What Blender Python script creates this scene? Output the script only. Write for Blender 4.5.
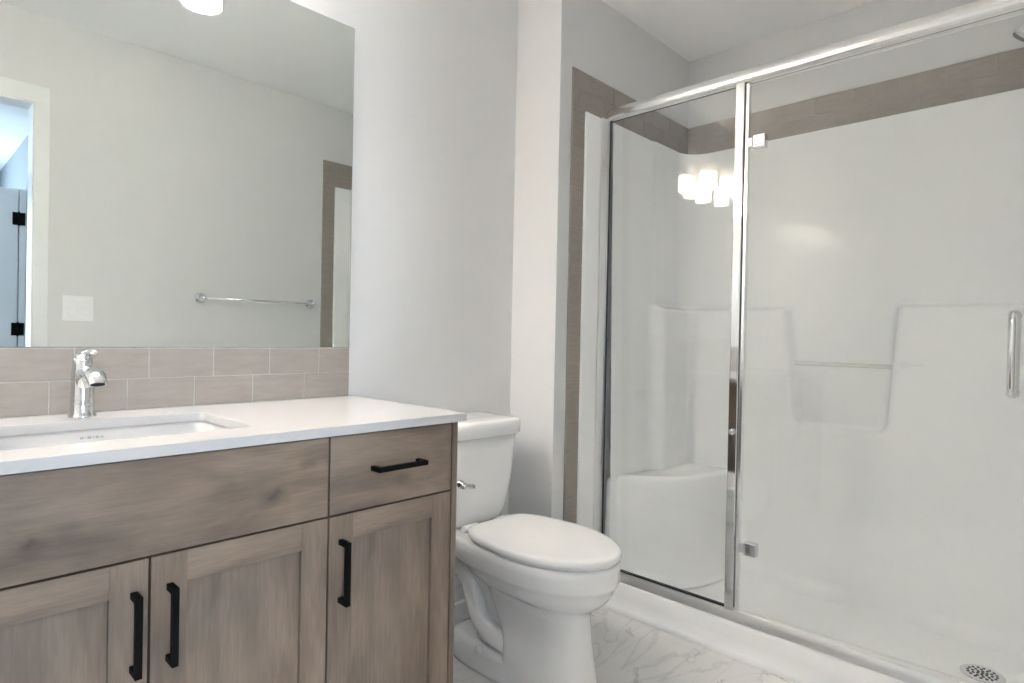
import bpy, bmesh, math, random
from mathutils import Vector, Matrix
random.seed(7)
PI = math.pi
for o in list(bpy.data.objects):
    bpy.data.objects.remove(o)
S = bpy.context.scene
COL = S.collection

# ------------------------------------------------------------------ camera
CAM_H = 1.0785; F_PX = 603.8; YAW = 0.80564; PITCH = -0.0086; ROLL = 0.0198
cam_d = bpy.data.cameras.new('camera'); cam = bpy.data.objects.new('camera', cam_d); COL.objects.link(cam)
cam_d.sensor_width = 36; cam_d.lens = F_PX / 1024 * 36; cam_d.clip_start = 0.004; cam_d.clip_end = 60
tf = PI / 2 - YAW
Fw = Vector((math.cos(tf), math.sin(tf), 0)); Rt = Vector((math.sin(tf), -math.cos(tf), 0)); Up = Vector((0, 0, 1))
F2 = Fw * math.cos(PITCH) + Up * math.sin(PITCH); U2 = -Fw * math.sin(PITCH) + Up * math.cos(PITCH)
cr, sr = math.cos(ROLL), math.sin(ROLL)
cx = Rt * cr + U2 * sr; cy = -Rt * sr + U2 * cr
M = Matrix((cx, cy, -F2)).transposed().to_4x4(); M.translation = (0, 0, CAM_H)
cam.matrix_world = M
S.camera = cam

# ------------------------------------------------------------------ world, exposure, big lights
w = bpy.data.worlds.new('world'); S.world = w; w.use_nodes = True
bg = w.node_tree.nodes['Background']; bg.inputs[0].default_value = (0.62, 0.80, 1.0, 1); bg.inputs[1].default_value = 1.0
S.view_settings.view_transform = 'Standard'; S.view_settings.look = 'None'
S.view_settings.gamma = 1.0; S.view_settings.use_curve_mapping = False
S.view_settings.exposure = 0.85
S.cycles.max_bounces = 14; S.cycles.diffuse_bounces = 8; S.cycles.glossy_bounces = 8
S.cycles.transmission_bounces = 8; S.cycles.transparent_max_bounces = 24
S.cycles.sample_clamp_indirect = 25.0
BULB_W = 5.8; SHADE_E = 7.2
def area(name, loc, rot, sx, sy, power, col):
    l = bpy.data.lights.new(name, 'AREA'); l.shape = 'RECTANGLE'; l.size = sx; l.size_y = sy; l.energy = power; l.color = col
    o = bpy.data.objects.new(name, l); COL.objects.link(o); o.location = loc; o.rotation_euler = rot
    return o
# daylight entering the bedroom through its window (window_1), in the far wall behind the camera
area('window_daylight', (-.85, -3.56, 1.40), (PI / 2, 0, 0), 1.6, 1.4, 78, (0.70, 0.86, 1.0))
# fill light of an added, unseen bedroom lamp (added_ceiling_lamp below) behind the camera
area('bedroom_fill_light', (-0.45, -1.25, 2.33), (0, 0, 0), 0.34, 0.34, 2.5, (1.0, 0.97, 0.94))

# ------------------------------------------------------------------ materials
def new_mat(name):
    m = bpy.data.materials.new(name); m.use_nodes = True
    return m, m.node_tree, m.node_tree.nodes['Principled BSDF']
def lin(r, g, b):
    return tuple(((c / 255) / 12.92 if c / 255 <= .04045 else ((c / 255 + .055) / 1.055) ** 2.4) for c in (r, g, b)) + (1,)
def simple(name, col, rough=.5, metal=0., spec=.5, coat=0., bump=0., bscale=60):
    m, nt, p = new_mat(name)
    p.inputs['Base Color'].default_value = col; p.inputs['Roughness'].default_value = rough
    p.inputs['Metallic'].default_value = metal; p.inputs['Specular IOR Level'].default_value = spec
    p.inputs['Coat Weight'].default_value = coat; p.inputs['Coat Roughness'].default_value = .03
    # slight procedural variation so that nothing is perfectly even
    tc = nt.nodes.new('ShaderNodeTexCoord'); n = nt.nodes.new('ShaderNodeTexNoise'); n.inputs['Scale'].default_value = bscale
    n.inputs['Detail'].default_value = 4
    nt.links.new(tc.outputs['Object'], n.inputs['Vector'])
    mr = nt.nodes.new('ShaderNodeMapRange'); mr.inputs['To Min'].default_value = max(0, rough * .92); mr.inputs['To Max'].default_value = min(1, rough * 1.08)
    nt.links.new(n.outputs['Fac'], mr.inputs['Value']); nt.links.new(mr.outputs['Result'], p.inputs['Roughness'])
    if bump:
        b = nt.nodes.new('ShaderNodeBump'); b.inputs['Strength'].default_value = bump; b.inputs['Distance'].default_value = .002
        nt.links.new(n.outputs['Fac'], b.inputs['Height']); nt.links.new(b.outputs['Normal'], p.inputs['Normal'])
    return m
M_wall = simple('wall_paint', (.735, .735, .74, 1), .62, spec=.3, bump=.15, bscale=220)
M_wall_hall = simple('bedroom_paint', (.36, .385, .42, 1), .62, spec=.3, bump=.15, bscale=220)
M_ceil = simple('ceiling_paint', (.94, .94, .94, 1), .8, spec=.2, bump=.3, bscale=160)
M_trim = simple('trim_paint', (.84, .85, .85, 1), .3)
M_quartz = simple('quartz', (.59, .575, .57, 1), .16, bscale=150)
M_porc = simple('porcelain', (.90, .895, .89, 1), .06, coat=.5)
M_basin = simple('basin_ceramic', (.70, .69, .685, 1), .08)
M_seat = simple('seat_plastic', (.90, .895, .89, 1), .14)
M_acryl = simple('acrylic', (.935, .94, .945, 1), .012, spec=.10, bscale=3)
M_chrome = simple('chrome', (.76, .76, .77, 1), .06, metal=1)
M_alu = simple('bright_aluminium', (.90, .89, .88, 1), .16, metal=1)
M_satin = simple('satin_aluminium', (.86, .86, .86, 1), .32, metal=1)
M_black = simple('black_metal', (.003, .003, .003, 1), .5, spec=.1)
M_rubber = simple('black_rubber', (.008, .009, .01, 1), .5)
M_dark = simple('dark_hole', (.01, .01, .012, 1), .6)
M_grout = simple('grout', (.44, .415, .395, 1), .8)
M_carc = simple('cabinet_inside_shade', (.012, .010, .009, 1), .8)  # near black, so the shade in the front gaps is in the colour
M_grout_dark = simple('surround_grout', (.345, .32, .30, 1), .8)
M_plate = simple('switch_plastic', (.92, .92, .93, 1), .28)
M_caulk = simple('caulk', (.8, .79, .77, 1), .5)
M_sinkmark = simple('stamp_grey', (.42, .42, .43, 1), .5)
M_medge = simple('mirror_edge', (.22, .25, .25, 1), .25)
M_clear = simple('frosted_plastic', (.86, .86, .84, 1), .1, coat=.5)

m, nt, p = new_mat('mirror'); M_mirror = m
p.inputs['Base Color'].default_value = (.745, .79, .78, 1); p.inputs['Metallic'].default_value = 1; p.inputs['Roughness'].default_value = 0.0

def glass(name, tint, refl=1.0):
    m = bpy.data.materials.new(name); m.use_nodes = True; nt = m.node_tree; nt.nodes.clear()
    out = nt.nodes.new('ShaderNodeOutputMaterial'); mx = nt.nodes.new('ShaderNodeMixShader')
    tr = nt.nodes.new('ShaderNodeBsdfTransparent'); tr.inputs[0].default_value = tint
    gl = nt.nodes.new('ShaderNodeBsdfGlossy'); gl.inputs['Roughness'].default_value = 0.0; gl.inputs[0].default_value = (1, 1, 1, 1)
    lw = nt.nodes.new('ShaderNodeLayerWeight'); lw.inputs['Blend'].default_value = .5
    pw = nt.nodes.new('ShaderNodeMath'); pw.operation = 'POWER'; pw.inputs[1].default_value = 5
    ma = nt.nodes.new('ShaderNodeMath'); ma.operation = 'MULTIPLY_ADD'; ma.inputs[1].default_value = .95 * refl; ma.inputs[2].default_value = .030 * refl
    nt.links.new(lw.outputs['Facing'], pw.inputs[0]); nt.links.new(pw.outputs[0], ma.inputs[0])
    nt.links.new(ma.outputs[0], mx.inputs[0]); nt.links.new(tr.outputs[0], mx.inputs[1]); nt.links.new(gl.outputs[0], mx.inputs[2])
    nt.links.new(mx.outputs[0], out.inputs[0])
    return m
M_glass = glass('shower_glass', (.978, .984, .981, 1))
M_pane = glass('window_glass', (.98, .99, .99, 1))

def wood(name, horizontal, tone=1.0, seed=0.):
    m, nt, p = new_mat(name); N = nt.nodes; L = nt.links
    tc = N.new('ShaderNodeTexCoord'); mp = N.new('ShaderNodeMapping'); L.new(tc.outputs['Object'], mp.inputs['Vector'])
    mp.inputs['Location'].default_value = (seed, seed * 2.3, seed * 1.7)
    mp.inputs['Scale'].default_value = (1.9, 3, 6.5) if horizontal else (6, 3, 1.6)
    w1 = N.new('ShaderNodeTexNoise'); w1.inputs['Scale'].default_value = 1.6; w1.inputs['Detail'].default_value = 3; w1.inputs['Distortion'].default_value = .9
    L.new(mp.outputs['Vector'], w1.inputs['Vector'])
    mp2 = N.new('ShaderNodeMapping'); L.new(tc.outputs['Object'], mp2.inputs['Vector'])
    mp2.inputs['Scale'].default_value = (6, 20, 80) if horizontal else (80, 20, 6)
    w2 = N.new('ShaderNodeTexNoise'); w2.inputs['Scale'].default_value = 2.2; w2.inputs['Detail'].default_value = 7; w2.inputs['Roughness'].default_value = .65
    w2.inputs['Distortion'].default_value = .5
    L.new(mp2.outputs['Vector'], w2.inputs['Vector'])
    w3 = N.new('ShaderNodeTexNoise'); w3.inputs['Scale'].default_value = 3.4; w3.inputs['Detail'].default_value = 2
    L.new(tc.outputs['Object'], w3.inputs['Vector'])
    r1 = N.new('ShaderNodeValToRGB'); e = r1.color_ramp.elements
    tone *= .80
    def C(r, g, b): q = lin(r, g, b); return (q[0] * tone, q[1] * tone, q[2] * tone, 1)
    e[0].position = .28; e[0].color = C(126, 109, 96); e[1].position = .74; e[1].color = C(181, 160, 142)
    x = r1.color_ramp.elements.new(.5); x.color = C(154, 135, 119)
    L.new(w1.outputs['Fac'], r1.inputs['Fac'])
    r2 = N.new('ShaderNodeValToRGB'); e = r2.color_ramp.elements
    e[0].position = .3; e[0].color = (.83, .83, .83, 1); e[1].position = .7; e[1].color = (1.09, 1.09, 1.08, 1)
    L.new(w2.outputs['Fac'], r2.inputs['Fac'])
    mx = N.new('ShaderNodeMix'); mx.data_type = 'RGBA'; mx.blend_type = 'MULTIPLY'; mx.inputs[0].default_value = 1
    L.new(r1.outputs['Color'], mx.inputs[6]); L.new(r2.outputs['Color'], mx.inputs[7])
    r3 = N.new('ShaderNodeValToRGB'); e = r3.color_ramp.elements
    e[0].position = .36; e[0].color = (.80, .82, .86, 1); e[1].position = .62; e[1].color = (1.06, 1.03, 1.0, 1)
    L.new(w3.outputs['Fac'], r3.inputs['Fac'])
    mx2 = N.new('ShaderNodeMix'); mx2.data_type = 'RGBA'; mx2.blend_type = 'MULTIPLY'; mx2.inputs[0].default_value = 1
    L.new(mx.outputs[2], mx2.inputs[6]); L.new(r3.outputs['Color'], mx2.inputs[7])
    L.new(mx2.outputs[2], p.inputs['Base Color'])
    p.inputs['Roughness'].default_value = .42; p.inputs['Specular IOR Level'].default_value = .35
    b = N.new('ShaderNodeBump'); b.inputs['Strength'].default_value = .12; b.inputs['Distance'].default_value = .001
    L.new(w2.outputs['Fac'], b.inputs['Height']); L.new(b.outputs['Normal'], p.inputs['Normal'])
    return m, nt, mx2, p
def knots(mat, spots):
    # dark knots with rays at given places of the board (object space x, z)
    m, nt, mx, p = mat; N = nt.nodes; L = nt.links
    cur = mx.outputs[2]
    tc = N.new('ShaderNodeTexCoord')
    nz = N.new('ShaderNodeTexNoise'); nz.inputs['Scale'].default_value = 22; nz.inputs['Detail'].default_value = 4
    L.new(tc.outputs['Object'], nz.inputs['Vector'])
    off = N.new('ShaderNodeVectorMath'); off.operation = 'MULTIPLY_ADD'; off.inputs[1].default_value = (.055, 0, .05); L.new(nz.outputs['Color'], off.inputs[0]); L.new(tc.outputs['Object'], off.inputs[2])
    for (x, z, r, k) in spots:
        sb = N.new('ShaderNodeVectorMath'); sb.operation = 'SUBTRACT'; sb.inputs[1].default_value = (x + .027, 0, z + .025); L.new(off.outputs[0], sb.inputs[0])
        sc = N.new('ShaderNodeVectorMath'); sc.operation = 'MULTIPLY'; sc.inputs[1].default_value = (.8, 0, 1.3); L.new(sb.outputs[0], sc.inputs[0])
        ln = N.new('ShaderNodeVectorMath'); ln.operation = 'LENGTH'; L.new(sc.outputs[0], ln.inputs[0])
        mr = N.new('ShaderNodeMapRange'); mr.interpolation_type = 'SMOOTHSTEP'
        mr.inputs['From Min'].default_value = 0; mr.inputs['From Max'].default_value = r
        mr.inputs['To Min'].default_value = k; mr.inputs['To Max'].default_value = 0
        L.new(ln.outputs['Value'], mr.inputs['Value'])
        mm = N.new('ShaderNodeMix'); mm.data_type = 'RGBA'; L.new(mr.outputs[0], mm.inputs[0]); L.new(cur, mm.inputs[6]); mm.inputs[7].default_value = lin(74, 67, 63)
        cur = mm.outputs[2]
    L.new(cur, p.inputs['Base Color'])
    return m
def whorl(mat): return mat[0]
M_woodH = wood('stained_wood_horizontal', True)[0]
M_woodV = wood('stained_wood_vertical', False, .93, 3.)[0]
M_woodP = wood('stained_wood_panel', False, .88, 8.)[0]

def tile_mat():
    m, nt, p = new_mat('glazed_tile'); N = nt.nodes; L = nt.links
    tc = N.new('ShaderNodeTexCoord'); mp = N.new('ShaderNodeMapping'); mp.inputs['Scale'].default_value = (3, 3, 14); L.new(tc.outputs['Object'], mp.inputs['Vector'])
    n = N.new('ShaderNodeTexNoise'); n.inputs['Scale'].default_value = 5; n.inputs['Detail'].default_value = 3; L.new(mp.outputs['Vector'], n.inputs['Vector'])
    r = N.new('ShaderNodeValToRGB'); e = r.color_ramp.elements
    e[0].position = .3; e[0].color = lin(152, 144, 137); e[1].position = .7; e[1].color = lin(162, 153, 146)
    L.new(n.outputs['Fac'], r.inputs['Fac']); L.new(r.outputs['Color'], p.inputs['Base Color'])
    p.inputs['Roughness'].default_value = .22
    return m
M_tile = tile_mat()

def marble():
    m, nt, p = new_mat('marble_floor_tile'); N = nt.nodes; L = nt.links
    tc = N.new('ShaderNodeTexCoord')
    def veins(scale, dist, width, rot, loc):
        mp = N.new('ShaderNodeMapping'); mp.inputs['Rotation'].default_value = (0, 0, rot); mp.inputs['Scale'].default_value = (1, 2.1, 1); mp.inputs['Location'].default_value = loc
        L.new(tc.outputs['Object'], mp.inputs['Vector'])
        n = N.new('ShaderNodeTexNoise'); n.inputs['Scale'].default_value = scale; n.inputs['Detail'].default_value = 5; n.inputs['Roughness'].default_value = .5; n.inputs['Distortion'].default_value = dist
        L.new(mp.outputs['Vector'], n.inputs['Vector'])
        a = N.new('ShaderNodeMath'); a.operation = 'SUBTRACT'; a.inputs[1].default_value = .5; L.new(n.outputs['Fac'], a.inputs[0])
        b = N.new('ShaderNodeMath'); b.operation = 'ABSOLUTE'; L.new(a.outputs[0], b.inputs[0])
        c = N.new('ShaderNodeMapRange'); c.interpolation_type = 'SMOOTHERSTEP'; c.inputs['From Min'].default_value = 0; c.inputs['From Max'].default_value = width
        c.inputs['To Min'].default_value = 1; c.inputs['To Max'].default_value = 0; L.new(b.outputs[0], c.inputs['Value'])
        return c.outputs[0]
    v1 = veins(1.7, 1.2, .009, -.5, (0.3, .1, 0)); v2 = veins(2.3, 1.0, .03, -.3, (4, 2, 0))
    big = N.new('ShaderNodeTexNoise'); big.inputs['Scale'].default_value = 3.2; L.new(tc.outputs['Object'], big.inputs['Vector'])
    bm_ = N.new('ShaderNodeMapRange'); bm_.inputs['From Min'].default_value = .44; bm_.inputs['From Max'].default_value = .66; L.new(big.outputs['Fac'], bm_.inputs['Value'])
    mu = N.new('ShaderNodeMath'); mu.operation = 'MULTIPLY'; L.new(v1, mu.inputs[0]); L.new(bm_.outputs[0], mu.inputs[1])
    m1 = N.new('ShaderNodeMix'); m1.data_type = 'RGBA'; m1.inputs[6].default_value = (.80, .80, .79, 1); m1.inputs[7].default_value = (.60, .60, .61, 1)
    k2 = N.new('ShaderNodeMath'); k2.operation = 'MULTIPLY'; k2.inputs[1].default_value = .55; L.new(v2, k2.inputs[0]); L.new(k2.outputs[0], m1.inputs[0])
    m2 = N.new('ShaderNodeMix'); m2.data_type = 'RGBA'; m2.inputs[7].default_value = (.25, .25, .27, 1); L.new(mu.outputs[0], m2.inputs[0]); L.new(m1.outputs[2], m2.inputs[6])
    # grout joints 0.61 x 0.305
    br = N.new('ShaderNodeTexBrick'); br.inputs['Scale'].default_value = 1; br.inputs['Brick Width'].default_value = .61; br.inputs['Row Height'].default_value = .305
    br.inputs['Mortar Size'].default_value = .0016; br.inputs['Mortar Smooth'].default_value = .2; br.offset = .5
    mpb = N.new('ShaderNodeMapping'); mpb.inputs['Location'].default_value = (.14, .02, 0); L.new(tc.outputs['Object'], mpb.inputs['Vector']); L.new(mpb.outputs['Vector'], br.inputs['Vector'])
    m3 = N.new('ShaderNodeMix'); m3.data_type = 'RGBA'; m3.inputs[7].default_value = (.72, .72, .71, 1); L.new(br.outputs['Fac'], m3.inputs[0]); L.new(m2.outputs[2], m3.inputs[6])
    L.new(m3.outputs[2], p.inputs['Base Color']); p.inputs['Roughness'].default_value = .13
    b = N.new('ShaderNodeBump'); b.invert = True; b.inputs['Strength'].default_value = .3; b.inputs['Distance'].default_value = .001; L.new(br.outputs['Fac'], b.inputs['Height']); L.new(b.outputs['Normal'], p.inputs['Normal'])
    return m
M_floor = marble()
M_carpet = simple('bedroom_carpet', (.45, .43, .41, 1), .95, bump=.6, bscale=300)

def shade_mat():
    m = bpy.data.materials.new('opal_glass_shade'); m.use_nodes = True; nt = m.node_tree; nt.nodes.clear(); N = nt.nodes; L = nt.links
    out = N.new('ShaderNodeOutputMaterial'); mx = N.new('ShaderNodeMixShader'); mx.inputs[0].default_value = .45
    df = N.new('ShaderNodeBsdfDiffuse'); df.inputs[0].default_value = (.9, .87, .82, 1)
    tr = N.new('ShaderNodeBsdfTranslucent'); tr.inputs[0].default_value = (.95, .90, .82, 1)
    em = N.new('ShaderNodeEmission'); em.inputs[0].default_value = (1, .945, .885, 1); em.inputs[1].default_value = SHADE_E
    ad = N.new('ShaderNodeAddShader')
    L.new(tr.outputs[0], mx.inputs[1]); L.new(df.outputs[0], mx.inputs[2])
    L.new(mx.outputs[0], ad.inputs[0]); L.new(em.outputs[0], ad.inputs[1]); L.new(ad.outputs[0], out.inputs[0])
    return m
M_shade_lit = shade_mat()  # lower band: the bulb's glow is put into the glass emission
SHADE_E = 0.35
M_shade_dim = shade_mat()  # same glass, dimmer emission for the band less lit by the bulb
m, nt, p = new_mat('bulb'); M_bulb = m
p.inputs['Emission Color'].default_value = (1, .86, .66, 1); p.inputs['Emission Strength'].default_value = 12
m, nt, p = new_mat('added_lamp_diffuser'); M_diff = m
p.inputs['Emission Color'].default_value = (1, .97, .93, 1); p.inputs['Emission Strength'].default_value = 4

# ------------------------------------------------------------------ mesh helpers
class MB:
    def __init__(self):
        self.bm = bmesh.new(); self.mats = []
    def mi(self, mat):
        if mat not in self.mats: self.mats.append(mat)
        return self.mats.index(mat)
    def box(self, a, b, mat, bev=0., seg=2):
        bm = bmesh.new(); bmesh.ops.create_cube(bm, size=1)
        a, b = Vector([min(i, j) for i, j in zip(a, b)]), Vector([max(i, j) for i, j in zip(a, b)])
        for v in bm.verts:
            v.co = Vector([(a[i] + b[i]) / 2 + v.co[i] * (b[i] - a[i]) for i in range(3)])
        if bev: bmesh.ops.bevel(bm, geom=list(bm.edges), offset=bev, segments=seg, affect='EDGES', profile=.5)
        self.merge(bm, mat, smooth=False); return self
    def merge(self, bm, mat, smooth=True, mtx=None):
        if mtx is not None: bmesh.ops.transform(bm, matrix=mtx, verts=bm.verts)
        k = self.mi(mat); vs = [self.bm.verts.new(v.co) for v in bm.verts]
        bm.verts.index_update()
        for f in bm.faces:
            try: g = self.bm.faces.new([vs[v.index] for v in f.verts])
            except ValueError: continue
            g.material_index = k; g.smooth = smooth if smooth is not None else f.smooth
        bm.free(); return self
    def grid(self, rows, mat, close_u=False, cap0=False, cap1=False, smooth=True, flip=False):
        k = self.mi(mat); V = [[self.bm.verts.new(p) for p in r] for r in rows]
        n = len(rows[0])
        for i in range(len(rows) - 1):
            for j in range(n if close_u else n - 1):
                q = [V[i][j], V[i][(j + 1) % n], V[i + 1][(j + 1) % n], V[i + 1][j]]
                if flip: q.reverse()
                try: f = self.bm.faces.new(q)
                except ValueError: continue
                f.material_index = k; f.smooth = smooth
        if cap0: f = self.bm.faces.new(list(reversed(V[0])) if not flip else V[0]); f.material_index = k
        if cap1: f = self.bm.faces.new(V[-1] if not flip else list(reversed(V[-1]))); f.material_index = k
        return self
    def tube(self, pts, r, mat, n=16, cap=True):
        pts = [Vector(p) for p in pts]; rr = r if isinstance(r, (list, tuple)) else [r] * len(pts)
        rows = []; ref = None
        for i, p in enumerate(pts):
            t = (pts[min(i + 1, len(pts) - 1)] - pts[max(i - 1, 0)]).normalized()
            if ref is None: ref = t.orthogonal().normalized()
            ref = (ref - t * ref.dot(t)).normalized(); b = t.cross(ref)
            rad = rr[i] if isinstance(rr[i], (tuple, list)) else (rr[i], rr[i])
            rows.append([p + ref * math.cos(2 * PI * j / n) * rad[0] + b * math.sin(2 * PI * j / n) * rad[1] for j in range(n)])
        return self.grid(rows, mat, True, cap, cap)
    def lathe(self, prof, c, axis, mat, n=32, cap=False):
        c = Vector(c); ax = Vector(axis).normalized(); u = ax.orthogonal().normalized(); v = ax.cross(u)
        rows = [[c + ax * h + (u * math.cos(2 * PI * j / n) + v * math.sin(2 * PI * j / n)) * max(r, 1e-5) for j in range(n)] for r, h in prof]
        return self.grid(rows, mat, True, cap, cap)
    def extrude(self, prof, d0, d1, axis, mat, smooth=False, bev=0):
        # prof: closed list of 2D points in the plane across the axis
        def P(p, d):
            return {'y': (p[0], d, p[1]), 'z': (p[0], p[1], d), 'x': (d, p[0], p[1])}[axis]
        bm = bmesh.new(); a = [bm.verts.new(P(p, d0)) for p in prof]; b = [bm.verts.new(P(p, d1)) for p in prof]
        n = len(prof)
        for i in range(n): bm.faces.new([a[i], a[(i + 1) % n], b[(i + 1) % n], b[i]])
        bm.faces.new(a); bm.faces.new(list(reversed(b)))
        bmesh.ops.recalc_face_normals(bm, faces=bm.faces)
        if bev:
            bmesh.ops.bevel(bm, geom=[e for e in bm.edges if e.calc_face_angle(0) > .6], offset=bev, segments=3, affect='EDGES', profile=.5)
        return self.merge(bm, mat, smooth=smooth)
    def build(self, name, parent=None, smooth_angle=None, subsurf=0, recalc=True):
        bm = self.bm
        if recalc: bmesh.ops.recalc_face_normals(bm, faces=bm.faces)
        if smooth_angle is not None:
            for f in bm.faces: f.smooth = True
            for e in bm.edges:
                if len(e.link_faces) == 2 and e.calc_face_angle(0) > smooth_angle: e.smooth = False
        me = bpy.data.meshes.new(name)
        lo = Vector([min(v.co[i] for v in bm.verts) for i in range(3)]); hi = Vector([max(v.co[i] for v in bm.verts) for i in range(3)])
        org = Vector(((lo.x + hi.x) / 2, (lo.y + hi.y) / 2, lo.z))
        bmesh.ops.translate(bm, vec=-org, verts=bm.verts)
        bm.to_mesh(me); bm.free()
        for mt in self.mats: me.materials.append(mt)
        o = bpy.data.objects.new(name, me); COL.objects.link(o)
        if parent is not None:
            o.parent = parent; o.location = org - world_loc(parent)
        else: o.location = org
        if subsurf:
            s = o.modifiers.new('subdivision', 'SUBSURF'); s.levels = subsurf; s.render_levels = subsurf
        return o
def world_loc(o):
    v = Vector(o.location)
    while o.parent is not None:
        o = o.parent; v = v + Vector(o.location)
    return v
def thing(name, label, cat, loc, group=None):
    o = bpy.data.objects.new(name, None); COL.objects.link(o); o.location = loc; o.empty_display_size = .1
    o['label'] = label; o['category'] = cat
    if group: o['group'] = group
    return o
def tag(o, label, cat, kind=None, group=None):
    o['label'] = label; o['category'] = cat
    if kind: o['kind'] = kind
    if group: o['group'] = group
    return o
def struct(o, label, cat): return tag(o, label, cat, 'structure')
def B(a, b, mat, bev=0., seg=2): return MB().box(a, b, mat, bev, seg)
def arc(c, r, a0, a1, n):
    return [(c[0] + r * math.cos(a0 + (a1 - a0) * i / n), c[1] + r * math.sin(a0 + (a1 - a0) * i / n)) for i in range(n + 1)]
def smooth(a, b, x):
    t = max(0, min(1, (x - a) / (b - a))); return t * t * (3 - 2 * t)

# ------------------------------------------------------------------ dimensions of the room (metres)
D = 1.6774       # mirror wall
XL = -.36        # left wall
X1 = 1.7435      # return wall beside the toilet
Y1 = 1.451       # end wall of the shower
XB = 2.7239      # tiled back wall of the shower
YF = .008        # front wall (doorway, towel bar)
ZC = 2.44
XS = 2.043       # glass line

# ------------------------------------------------------------------ setting
struct(B((XL - .1, -.05, -.1), (XB + .1, D + .1, 0), M_floor).build('floor'), 'white marble look tile floor with grey veins', 'floor')
struct(B((-2.6, -3.7, -.1), (XB + .1, -.0501, -.004), M_carpet).build('floor_bedroom'), 'beige carpet floor of the bedroom beyond the doorway', 'floor')
struct(B((-2.6, -3.7, ZC), (XB + .1, D + .1, ZC + .1), M_ceil).build('ceiling'), 'flat white painted ceiling', 'ceiling')
struct(B((XL - .1, D, 0), (X1 + .001, D + .1, ZC), M_wall).build('wall_back'), 'light grey painted wall behind the mirror and toilet', 'wall')
struct(B((X1, Y1, 0), (XB + .1, D + .1, ZC), M_wall).build('wall_return'), 'light grey wall jutting out between toilet and shower', 'wall')
struct(B((XB, YF - .12, 0), (XB + .1, Y1, ZC), M_wall).build('wall_right'), 'light grey wall behind the shower', 'wall')
struct(B((XL - .1, YF - .12, 0), (XL, D, ZC), M_wall).build('wall_left'), 'light grey wall left of the vanity', 'wall')
# front wall with the doorway, the camera stands in the opening
DX0, DX1, DZ = -.29, .443, 2.05
w_ = MB()
w_.box((XL, YF - .12, 0), (DX0 - .018, YF, ZC), M_wall)
w_.box((DX1 + .018, YF - .12, 0), (XB, YF, ZC), M_wall)
w_.box((DX0 - .018, YF - .12, DZ + .018), (DX1 + .018, YF, ZC), M_wall)
struct(w_.build('wall_front'), 'pale wall facing the mirror, with doorway and towel bar', 'wall')
j = MB()
j.box((DX1, YF - .12, 0), (DX1 + .018, YF, DZ), M_trim); j.box((DX0 - .018, YF - .12, 0), (DX0, YF, DZ), M_trim)
j.box((DX0 - .018, YF - .12, DZ), (DX1 + .018, YF, DZ + .018), M_trim)
for (y0, y1) in ((YF, YF + .012), (YF - .132, YF - .12)):
    j.box((DX1 + .003, y0, 0), (DX1 + .058, y1, DZ + .003), M_trim, .002)
    j.box((max(DX0 - .058, XL) if y0 > 0 else DX0 - .058, y0, 0), (DX0 - .003, y1, DZ + .003), M_trim, .002)
    j.box((max(DX0 - .058, XL) if y0 > 0 else DX0 - .058, y0, DZ + .003), (DX1 + .058, y1, DZ + .076), M_trim, .002)
struct(j.build('trim_1'), 'white painted jamb and casing around the bathroom doorway', 'door frame')
struct(B((1.013, D - .012, 0), (X1, D, .09), M_trim, .003).build('baseboard_back'), 'white baseboard behind the toilet', 'baseboard')
struct(B((X1 - .012, Y1, 0), (X1, D - .012, .09), M_trim, .003).build('baseboard_return'), 'white baseboard on the wall jutting beside the toilet', 'baseboard')
struct(B((DX1 + .06, YF, 0), (1.80, YF + .012, .09), M_trim, .003).build('baseboard_front'), 'white baseboard under the towel bar', 'baseboard')

# bedroom beyond the doorway, seen only in the mirror
XH = .70
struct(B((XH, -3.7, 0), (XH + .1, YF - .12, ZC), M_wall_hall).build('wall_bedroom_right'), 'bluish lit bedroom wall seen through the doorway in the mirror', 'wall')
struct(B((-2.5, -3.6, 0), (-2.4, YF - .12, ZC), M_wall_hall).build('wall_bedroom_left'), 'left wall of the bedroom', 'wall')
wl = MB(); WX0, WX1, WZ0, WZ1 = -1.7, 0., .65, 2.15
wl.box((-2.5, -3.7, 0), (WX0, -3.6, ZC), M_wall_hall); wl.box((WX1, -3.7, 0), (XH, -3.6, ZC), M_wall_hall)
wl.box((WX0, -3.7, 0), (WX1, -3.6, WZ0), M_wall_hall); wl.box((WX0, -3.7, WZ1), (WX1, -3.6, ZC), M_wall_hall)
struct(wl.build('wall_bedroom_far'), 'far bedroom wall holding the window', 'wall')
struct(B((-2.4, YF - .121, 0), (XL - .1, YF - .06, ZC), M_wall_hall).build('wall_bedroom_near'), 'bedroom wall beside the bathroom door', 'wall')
win = MB()
for a, b in (((WX0, WZ0), (WX0 + .05, WZ1)), ((WX1 - .05, WZ0), (WX1, WZ1)), ((WX0, WZ0), (WX1, WZ0 + .05)), ((WX0, WZ1 - .05), (WX1, WZ1)), (((WX0 + WX1) / 2 - .025, WZ0), ((WX0 + WX1) / 2 + .025, WZ1))):
    win.box((a[0], -3.68, a[1]), (b[0], -3.62, b[1]), M_trim)
wo = win.build('window_1'); struct(wo, 'white framed bedroom window letting in blue daylight', 'window')
B((WX0 + .04, -3.653, WZ0 + .04), (WX1 - .04, -3.647, WZ1 - .04), M_pane).build('pane', wo)

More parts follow.
